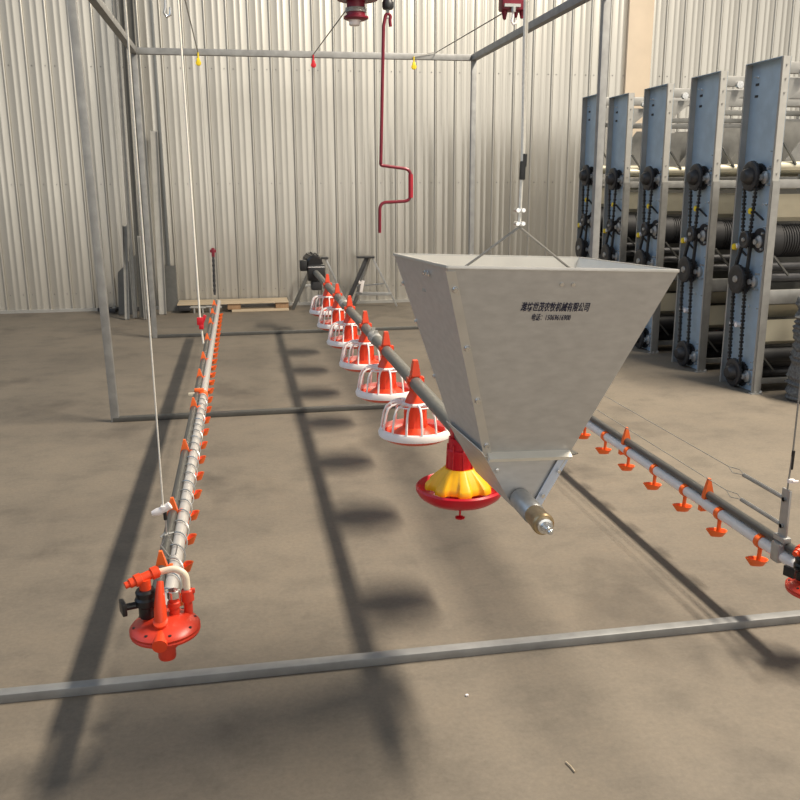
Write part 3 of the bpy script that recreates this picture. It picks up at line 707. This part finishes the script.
    for y, z in ((.39, 1.05), (.30, .47), (.37, .47)):
        bm = BM(); add_lathe(bm, [(0, 0), (.016, 0), (.019, .02), (.019, .05), (0, .055)], (MX + D - .005, y, z), (-1, 0, 0), 14); finish('idler_roller', bm, M['white'], t)
    for y, z in ((.08, 1.72), (.40, 1.56), (.08, 1.36), (.12, 1.36), (.09, 1.20), (.08, 1.62), (.07, .93), (.08, .62), (.22, .62), (.09, .22), (.39, 1.30), (.36, 2.24)):
        bm = BM(); add_lathe(bm, [(0, 0), (.010, 0), (.010, .01), (.005, .012), (.005, .032), (0, .034)], (MX + D - .004, y, z), (-1, 0, 0), 8); finish('stud_bolt', bm, M['chrome'], t)
    for z in (2.19, 2.11):
        bm = BM(); box2(bm, (MX + D - .008, .35, z - .009), (MX + D - .003, .39, z + .009), .002); finish('slot_plug', bm, M['dark'], t)
    for z in (2.28, 2.19, 2.10, 1.66, 1.57):
        bm = BM(); cyl(bm, (MX + .03, .0, z), (MX + .03, -.006, z), .0065, 8); finish('flange_bolt', bm, M['galv'], t)
    # frame and conveyor behind the panel
    L = 2.3; X0 = MX + D
    bm = BM(); box2(bm, (X0, .01, 2.225), (X0 + L, .05, 2.30), .004); finish('top_beam', bm, M['galv'], t)
    for x in (.10, .8):
        bm = BM(); cyl(bm, (X0 + x, .01, 2.235), (X0 + x, -.02, 2.235), .028, 10); finish('beam_bolt', bm, M['chrome'], t)
    bm = BM(); box2(bm, (X0, .20, 2.03), (X0 + L, .24, 2.07), .004); finish('rear_beam', bm, M['galv'], t)
    bm = BM(); add_plate(bm, [(X0, .03, 2.20), (X0 + .20, .03, 2.20), (X0, .03, 2.04)], .004); finish('corner_gusset', bm, M['galv'], t)
    bm = BM(); add_plate(bm, [(X0 + .25, .40, 1.62), (X0 + L, .40, 1.62), (X0 + L, .40, 2.0), (X0 + .55, .40, 2.0)], .004); finish('cage_side_sheet', bm, M['galv'], t)
    bm = BM(); cyl(bm, (X0, .06, 1.62), (X0 + L, .06, 1.62), .032, 16); finish('belt_roller', bm, M['creamsheet'], t)
    bm = BM(); cyl(bm, (X0, .19, 1.60), (X0 + L, .19, 1.60), .03, 16); finish('belt_roller', bm, M['creamsheet'], t)
    bm = BM(); box2(bm, (X0, .01, 1.47), (X0 + L, .05, 1.53), .003); finish('cross_beam', bm, M['galv'], t)
    bm = BM()
    pr = [(.05, 1.43), (.07, 1.36), (.10, 1.27), (.13, 1.24), (.16, 1.24)]
    for (y0, z0), (y1_, z1) in zip(pr, pr[1:]): add_plate(bm, [(X0, y0, z0), (X0 + L, y0, z0), (X0 + L, y1_, z1), (X0, y1_, z1)], .004)
    finish('belt_guide', bm, M['creamsheet'], t)
    bm = BM(); add_lathe(bm, [(0, 0), (.10, 0), (.13, .02), (.13, .12), (.115, .13)] + [(r, .13 + .02 * i + d) for i in range(16) for r, d in ((.122, 0), (.122, .012), (.112, .014), (.112, .018))] + [(.115, .5), (.10, .52), (0, .52)], (X0 + .01, .20, 1.10), (1, 0, 0), 26); finish('drive_roller', bm, M['rubber'], t)
    for z, r, m in ((.92, .03, 'dark'), (.84, .035, 'dark'), (.27, .06, 'rubber'), (.20, .045, 'rubber'), (.12, .05, 'dark')):
        bm = BM(); cyl(bm, (X0, .10 + (.1 if z < .25 else 0), z), (X0 + L, .10 + (.1 if z < .25 else 0), z), r, 16); finish('belt_roller', bm, M[m], t)
    bm = BM(); box2(bm, (X0, .01, .66), (X0 + L, .05, .76), .004); finish('cross_beam', bm, M['galv'], t)
    bm = BM()
    for (y0, z0, y1_, z1) in ((.04, .65, .12, .55), (.05, .54, .06, .38), (.06, .38, .10, .35)): add_plate(bm, [(X0, y0, z0), (X0 + L, y0, z0), (X0 + L, y1_, z1), (X0, y1_, z1)], .004)
    finish('belt_guide', bm, M['creamsheet'], t)
    for a, b in (((.03, 1.0), (.16, .86)), ((.02, .27), (.12, .16)), ((.02, 1.78), (.13, 1.63))):
        bm = BM(); add_bar(bm, (X0 + a[0], .03, a[1]), (X0 + b[0], .03, b[1]), .018, .012); finish('brace', bm, M['rail'], t)
    bm = BM(); box2(bm, (X0, .42, .02), (X0 + L, .44, 1.45)); finish('inner_side_sheet', bm, M['rail'], t)
    bm = BM(); box2(bm, (X0, .06, .06), (X0 + L, .10, .10), .004); finish('cross_beam', bm, M['galv'], t)
    bm = BM(); box2(bm, (X0 + .75, .06, 0), (X0 + .82, .12, 2.16), .004); finish('support_post', bm, M['galvpale'], t)
    bm = BM(); box2(bm, (X0 + L - .06, .06, 0), (X0 + L, .12, 2.16), .004); finish('support_post', bm, M['galvpale'], t)
    return t
mc = make_machine()
ml = ['nearest and largest blue grey cage drive end, by the grey netting', 'second cage drive end from the right, behind the nearest one', 'middle cage drive end of the five blue grey panels',
      'fourth cage drive end back, just right of the tall frame post', 'farthest cage drive end, half hidden by the tall frame post']
for i in range(5):
    o = mc if i == 0 else copy_tree(mc)
    o.location = (MX, (5.66, 6.45, 7.30, 8.08, 8.78)[i], 0); o['label'] = ml[i]
    if i == 4: o.scale = (1, 1, 1.028)

# grey netting at the right edge
nr = (3.965, 5.41)
bm = BM(); R_ = random.Random(3)
prof = [(0, 0)]; z = 0.
while z < .72:
    prof += [(.17 + R_.uniform(-.008, .02), z), (.175 + R_.uniform(-.006, .022), z + .02)]; z += .034
prof += [(.15, .745), (0, .75)]
add_lathe(bm, prof, (nr[0], nr[1], 0), seg=40, rfun=lambda a, z: 1 + .05 * math.sin(3 * a + z * 9) + .03 * math.sin(7 * a - z * 23) - .25 * max(0, z - .3))
tag(finish('netting_roll', bm, M['net'], None, (nr[0], nr[1], 0), 60), 'upright crumpled roll of dark grey netting at the right edge', 'netting')

# ------------------------------------------------------------------ things along the back wall
pl = thing('timber_pallet', (-.1, 11.0, 0), 'low pale timber pallet lying along the back wall', 'pallet')
for y in (10.93, 11.09, 11.25):
    bm = BM(); box2(bm, (-.80, y - .05, .100), (.55, y + .05, .115), .003); finish('deck_board', bm, M['wood'], pl)
for x in (-.72, -.12, .47):
    bm = BM(); box2(bm, (x - .08, 10.9, .03), (x + .08, 11.3, .100), .006); finish('bearer_block', bm, M['brown' if x > -.5 else 'dark'], pl)
bm = BM(); box2(bm, (-.15, 10.88, 0), (.55, 11.0, .03), .004); finish('bottom_board', bm, M['wood'], pl)
for i, (x, lab) in enumerate(((-.55, 'short steel offcut in the left gap of the pallet'), (-.36, 'short steel offcut beside the brown pallet block'))):
    bm = BM(); cyl(bm, (x - .09, 10.90, .075), (x + .09, 10.90, .065), .016, 10); cyl(bm, (x - .09, 10.90, .075), (x - .09, 10.96, .065), .016, 10)
    cyl(bm, (x + .05, 10.9, .075), (x + .05, 10.9, .0), .012, 8); cyl(bm, (x - .05, 10.9, .075), (x - .05, 10.9, .0), .012, 8)
    tag(finish('steel_offcut', bm, M['galvpale'], None, (x, 10.90, 0)), lab, 'steel scrap', 'steel offcuts under the pallet boards')

def stand(x, label, tops, legs, extra):
    t = thing('steel_stand', (x, 10.95, 0), label, 'stand', 'folding steel stands by the back wall')
    bm = BM(); box2(bm, (tops[0], 10.88, .625), (tops[1], 11.02, .65), .004); finish('top_plate', bm, M['dark'], t)
    for a, b, m, w in legs:
        bm = BM(); add_bar(bm, a, b, w, w, .002); finish('leg', bm, M[m], t)
    for a, b, m, w, h in extra:
        bm = BM(); add_bar(bm, a, b, w, h, .002); finish('crossbar', bm, M[m], t)
    return t
stand(.92, 'black topped steel stand behind the motor', (.86, 1.06), [((.90, 10.95, .63), (.60, 10.92, .012), 'rail', .04), ((1.03, 10.95, .63), (1.30, 10.98, .012), 'steel', .022), ((.98, 11.0, .63), (1.0, 11.32, .012), 'steel', .022)], [((.74, 10.93, .30), (1.16, 10.97, .30), 'steel', .02, .03)])
st = stand(1.52, 'empty steel stand leaning open at the right of the motor', (1.42, 1.64), [((1.55, 10.95, .63), (1.26, 10.92, .012), 'dark', .045), ((1.58, 10.97, .63), (1.42, 11.25, .012), 'steel', .035), ((1.62, 10.95, .63), (1.92, 10.90, .012), 'steel', .022)], [((1.42, 11.03, .17), (1.86, 10.92, .17), 'steel', .05, .04), ((1.44, 11.16, .25), (1.76, 10.93, .30), 'steel', .016, .016)])
bm = BM(); add_bar(bm, (1.47, 10.98, .19), (1.50, 10.98, .34), .04, .03, .004); add_bar(bm, (1.47, 10.98, .30), (1.44, 10.98, .34), .03, .03, .004); finish('white_clamp', bm, M['white'], st, label='white clamp')

# long steel profiles leaning in the corner by the joint strip
def channel(name, x, y0, z1, lean, w, m, label, cat='steel profile', group='steel profiles leaning on the back wall', dx=0.):
    a = Vector((x, y0, 0)); b = Vector((x + dx, y0 + lean, z1)); X_, Y_, d = frame_from(b - a)
    X_ = Vector((1, 0, 0)); X_ = (X_ - d * X_.dot(d)).normalized(); N = d.cross(X_)
    bm = BM(); rot = Matrix((X_, N, d)).transposed(); Ln = (b - a).length; mid = (a + b) / 2 + Vector((0, 0, .004))
    add_box(bm, mid + N * .0, (w, .004, Ln), rot)
    for s in (-1, 1): add_box(bm, mid + X_ * (s * (w / 2 - .002)) - N * .02, (.004, .04, Ln), rot)
    return tag(finish(name, bm, m, None, (x, y0, 0)), label, cat, group)
channel('steel_channel', -.97, 10.86, 2.15, .40, .085, M['galvpale'], 'pale short channel standing at the right of the leaning bundle', dx=.01)
channel('steel_channel', -1.10, 10.66, 4.3, .62, .06, M['rail'], 'grey tall channel just left of the dark wall joint', dx=-.02)
channel('steel_channel', -1.19, 10.62, 4.3, .66, .05, M['rail'], 'dark tall channel in the middle of the leaning bundle', dx=-.03)
channel('steel_channel', -1.27, 10.62, 4.3, .66, .045, M['galv'], 'outermost grey tall channel at the left of the bundle', dx=-.02)
channel('steel_channel', -1.135, 10.47, .95, .13, .03, M['galvpale'], 'slim pale short strip leaning in front of the bundle', dx=-.02)
channel('steel_channel', -1.345, 10.50, 1.05, .45, .05, M['galv'], 'waist high grey channel at the foot of the bundle')
def sheet_thing(x0, x1, y0, z1, lean, m, label, cut=0.):
    bm = BM(); add_plate(bm, [(x0, y0, .002), (x1, y0, .002), (x1, y0 + lean, z1), (x0, y0 + lean * (1 - cut), z1 * (1 - cut))], .006)
    return tag(finish('metal_sheet', bm, m, None, ((x0 + x1) / 2, y0, 0)), label, 'metal sheet', 'metal sheets leaning on the back wall')
sheet_thing(-.955, -.815, 11.12, .55, .15, M['rail'], 'small grey sheet leaning right of the channels')
sheet_thing(-1.50, -1.28, 10.95, .70, .33, M['rail'], 'dark slanted sheet leaning left of the channels', .3)
bm = BM(); R_ = random.Random(5)
for k in range(7): add_box(bm, (-1.72 + k * .07, 11.12 + R_.uniform(-.05, .05), .03 + R_.uniform(0, .02)), (.09, .06, .05), Matrix.Rotation(R_.uniform(0, 3), 3, 'Z'), .008)
tag(finish('scrap_heap', bm, M['dark'], None, (-1.5, 11.12, 0)), 'low dark heap of scrap at the foot of the left wall', 'scrap', kind='stuff')

# little bits on the floor
bm = BM(); add_tube(bm, [(.797, 1.875, .004), (.794, 1.897, .005), (.788, 1.918, .004)], .0022, 6); tag(finish('straw_piece', bm, M['wood'], None, (.794, 1.897, 0)), 'tiny piece of straw on the foreground concrete at lower right', 'straw')
bm = BM(); add_box(bm, (.608, 2.273, .003), (.009, .008, .005), None, .0015); tag(finish('paper_scrap', bm, M['white'], None, (.608, 2.273, 0)), 'tiny white scrap on the floor just in front of the near floor tube', 'scrap')

# ------------------------------------------------------------------ light
def area(name, loc, target, size, power, col):
    L = bpy.data.lights.new(name, 'AREA'); L.energy = power; L.color = col; L.shape = 'RECTANGLE'; L.size, L.size_y = size
    o = bpy.data.objects.new(name, L); C.objects.link(o); o.location = loc
    o.rotation_euler = (Vector(target) - Vector(loc)).to_track_quat('-Z', 'Y').to_euler(); return o
L = bpy.data.lights.new('roof_skylight', 'AREA'); L.energy = 1500; L.color = (1, .90, .75); L.shape = 'RECTANGLE'; L.size = .42; L.size_y = 4.6
o = bpy.data.objects.new('roof_skylight', L); C.objects.link(o); o.location = (5.2, 3.2, 7.7); o.rotation_euler = (0, math.atan2(4.4, 7.7), 0)

w = bpy.data.worlds.new('hall_daylight'); S.world = w; w.use_nodes = True
nt = w.node_tree; bg = nt.nodes['Background']; K = nt.links.new
tc = nt.nodes.new('ShaderNodeTexCoord'); sp = nt.nodes.new('ShaderNodeSeparateXYZ'); K(tc.outputs['Generated'], sp.inputs[0])
def half(sock):
    m_ = nt.nodes.new('ShaderNodeMath'); m_.operation = 'MULTIPLY_ADD'; m_.inputs[1].default_value = .5; m_.inputs[2].default_value = .5; K(sock, m_.inputs[0]); return m_.outputs[0]
def wramp(sock, stops):
    r = nt.nodes.new('ShaderNodeValToRGB'); cr = r.color_ramp
    while len(cr.elements) < len(stops): cr.elements.new(.5)
    for e, (p, c) in zip(cr.elements, stops): e.position = p; e.color = (*c, 1)
    K(sock, r.inputs['Fac']); return r.outputs['Color']
def fmul(a, b):
    m_ = nt.nodes.new('ShaderNodeMath'); m_.operation = 'MULTIPLY'; K(a, m_.inputs[0]); K(b, m_.inputs[1]); return m_.outputs[0]
def glow(total, fac, col):
    m_ = nt.nodes.new('ShaderNodeMix'); m_.data_type = 'RGBA'; m_.blend_type = 'ADD'; K(fac, m_.inputs['Factor'])
    if isinstance(total, tuple): m_.inputs[6].default_value = (*total, 1)
    else: K(total, m_.inputs[6])
    m_.inputs[7].default_value = (*col, 1); return m_.outputs[2]
hx_, hy_, hz_ = half(sp.outputs['X']), half(sp.outputs['Y']), half(sp.outputs['Z'])
W0, W1 = (0, 0, 0), (1, 1, 1)
tot = glow((.115, .115, .115), fmul(wramp(hx_, [(.02, W1), (.36, W0)]), wramp(hz_, [(.56, W0), (.76, W1)])), (1.0, 1.42, 2.0))   # blue daylight from the high left side
tot = glow(tot, fmul(fmul(wramp(hy_, [(.0, W1), (.24, W0)]), wramp(hx_, [(.30, (.25, .25, .25)), (.62, W1)])), wramp(hz_, [(.60, W1), (.80, (.22, .22, .22))])), (2.3, 2.2, 2.02))                                                            # the big doorway behind the viewer
tot = glow(tot, wramp(hx_, [(.55, W0), (1, W1)]), (.26, .23, .19))                                                              # warm right side
tot = glow(tot, wramp(hz_, [(.70, W0), (.95, W1)]), (.10, .10, .10))                                                            # pale roof
K(tot, bg.inputs['Color']); bg.inputs['Strength'].default_value = .78

# ------------------------------------------------------------------ camera
cam = bpy.data.cameras.new('camera'); co = bpy.data.objects.new('camera', cam); C.objects.link(co); S.camera = co
cam.sensor_fit = 'HORIZONTAL'; cam.sensor_width = 36; cam.lens = 36 * 870.62 / 800; cam.clip_start = .02; cam.clip_end = 200
yaw, pitch, roll = .1773, .2410, -.0057
fwd = Vector((math.sin(yaw) * math.cos(pitch), math.cos(yaw) * math.cos(pitch), -math.sin(pitch)))
rt = Vector((math.cos(yaw), -math.sin(yaw), 0)); up = rt.cross(fwd)
r_ = rt * math.cos(roll) + up * math.sin(roll); u_ = up * math.cos(roll) - rt * math.sin(roll)
co.matrix_world = Matrix((( r_.x, u_.x, -fwd.x, 0), (r_.y, u_.y, -fwd.y, 0), (r_.z, u_.z, -fwd.z, 1.5), (0, 0, 0, 1)))
S.view_settings.view_transform = 'Standard'; S.view_settings.look = 'None'; S.view_settings.exposure = .0; S.view_settings.gamma = 1
S.view_settings.use_curve_mapping = False
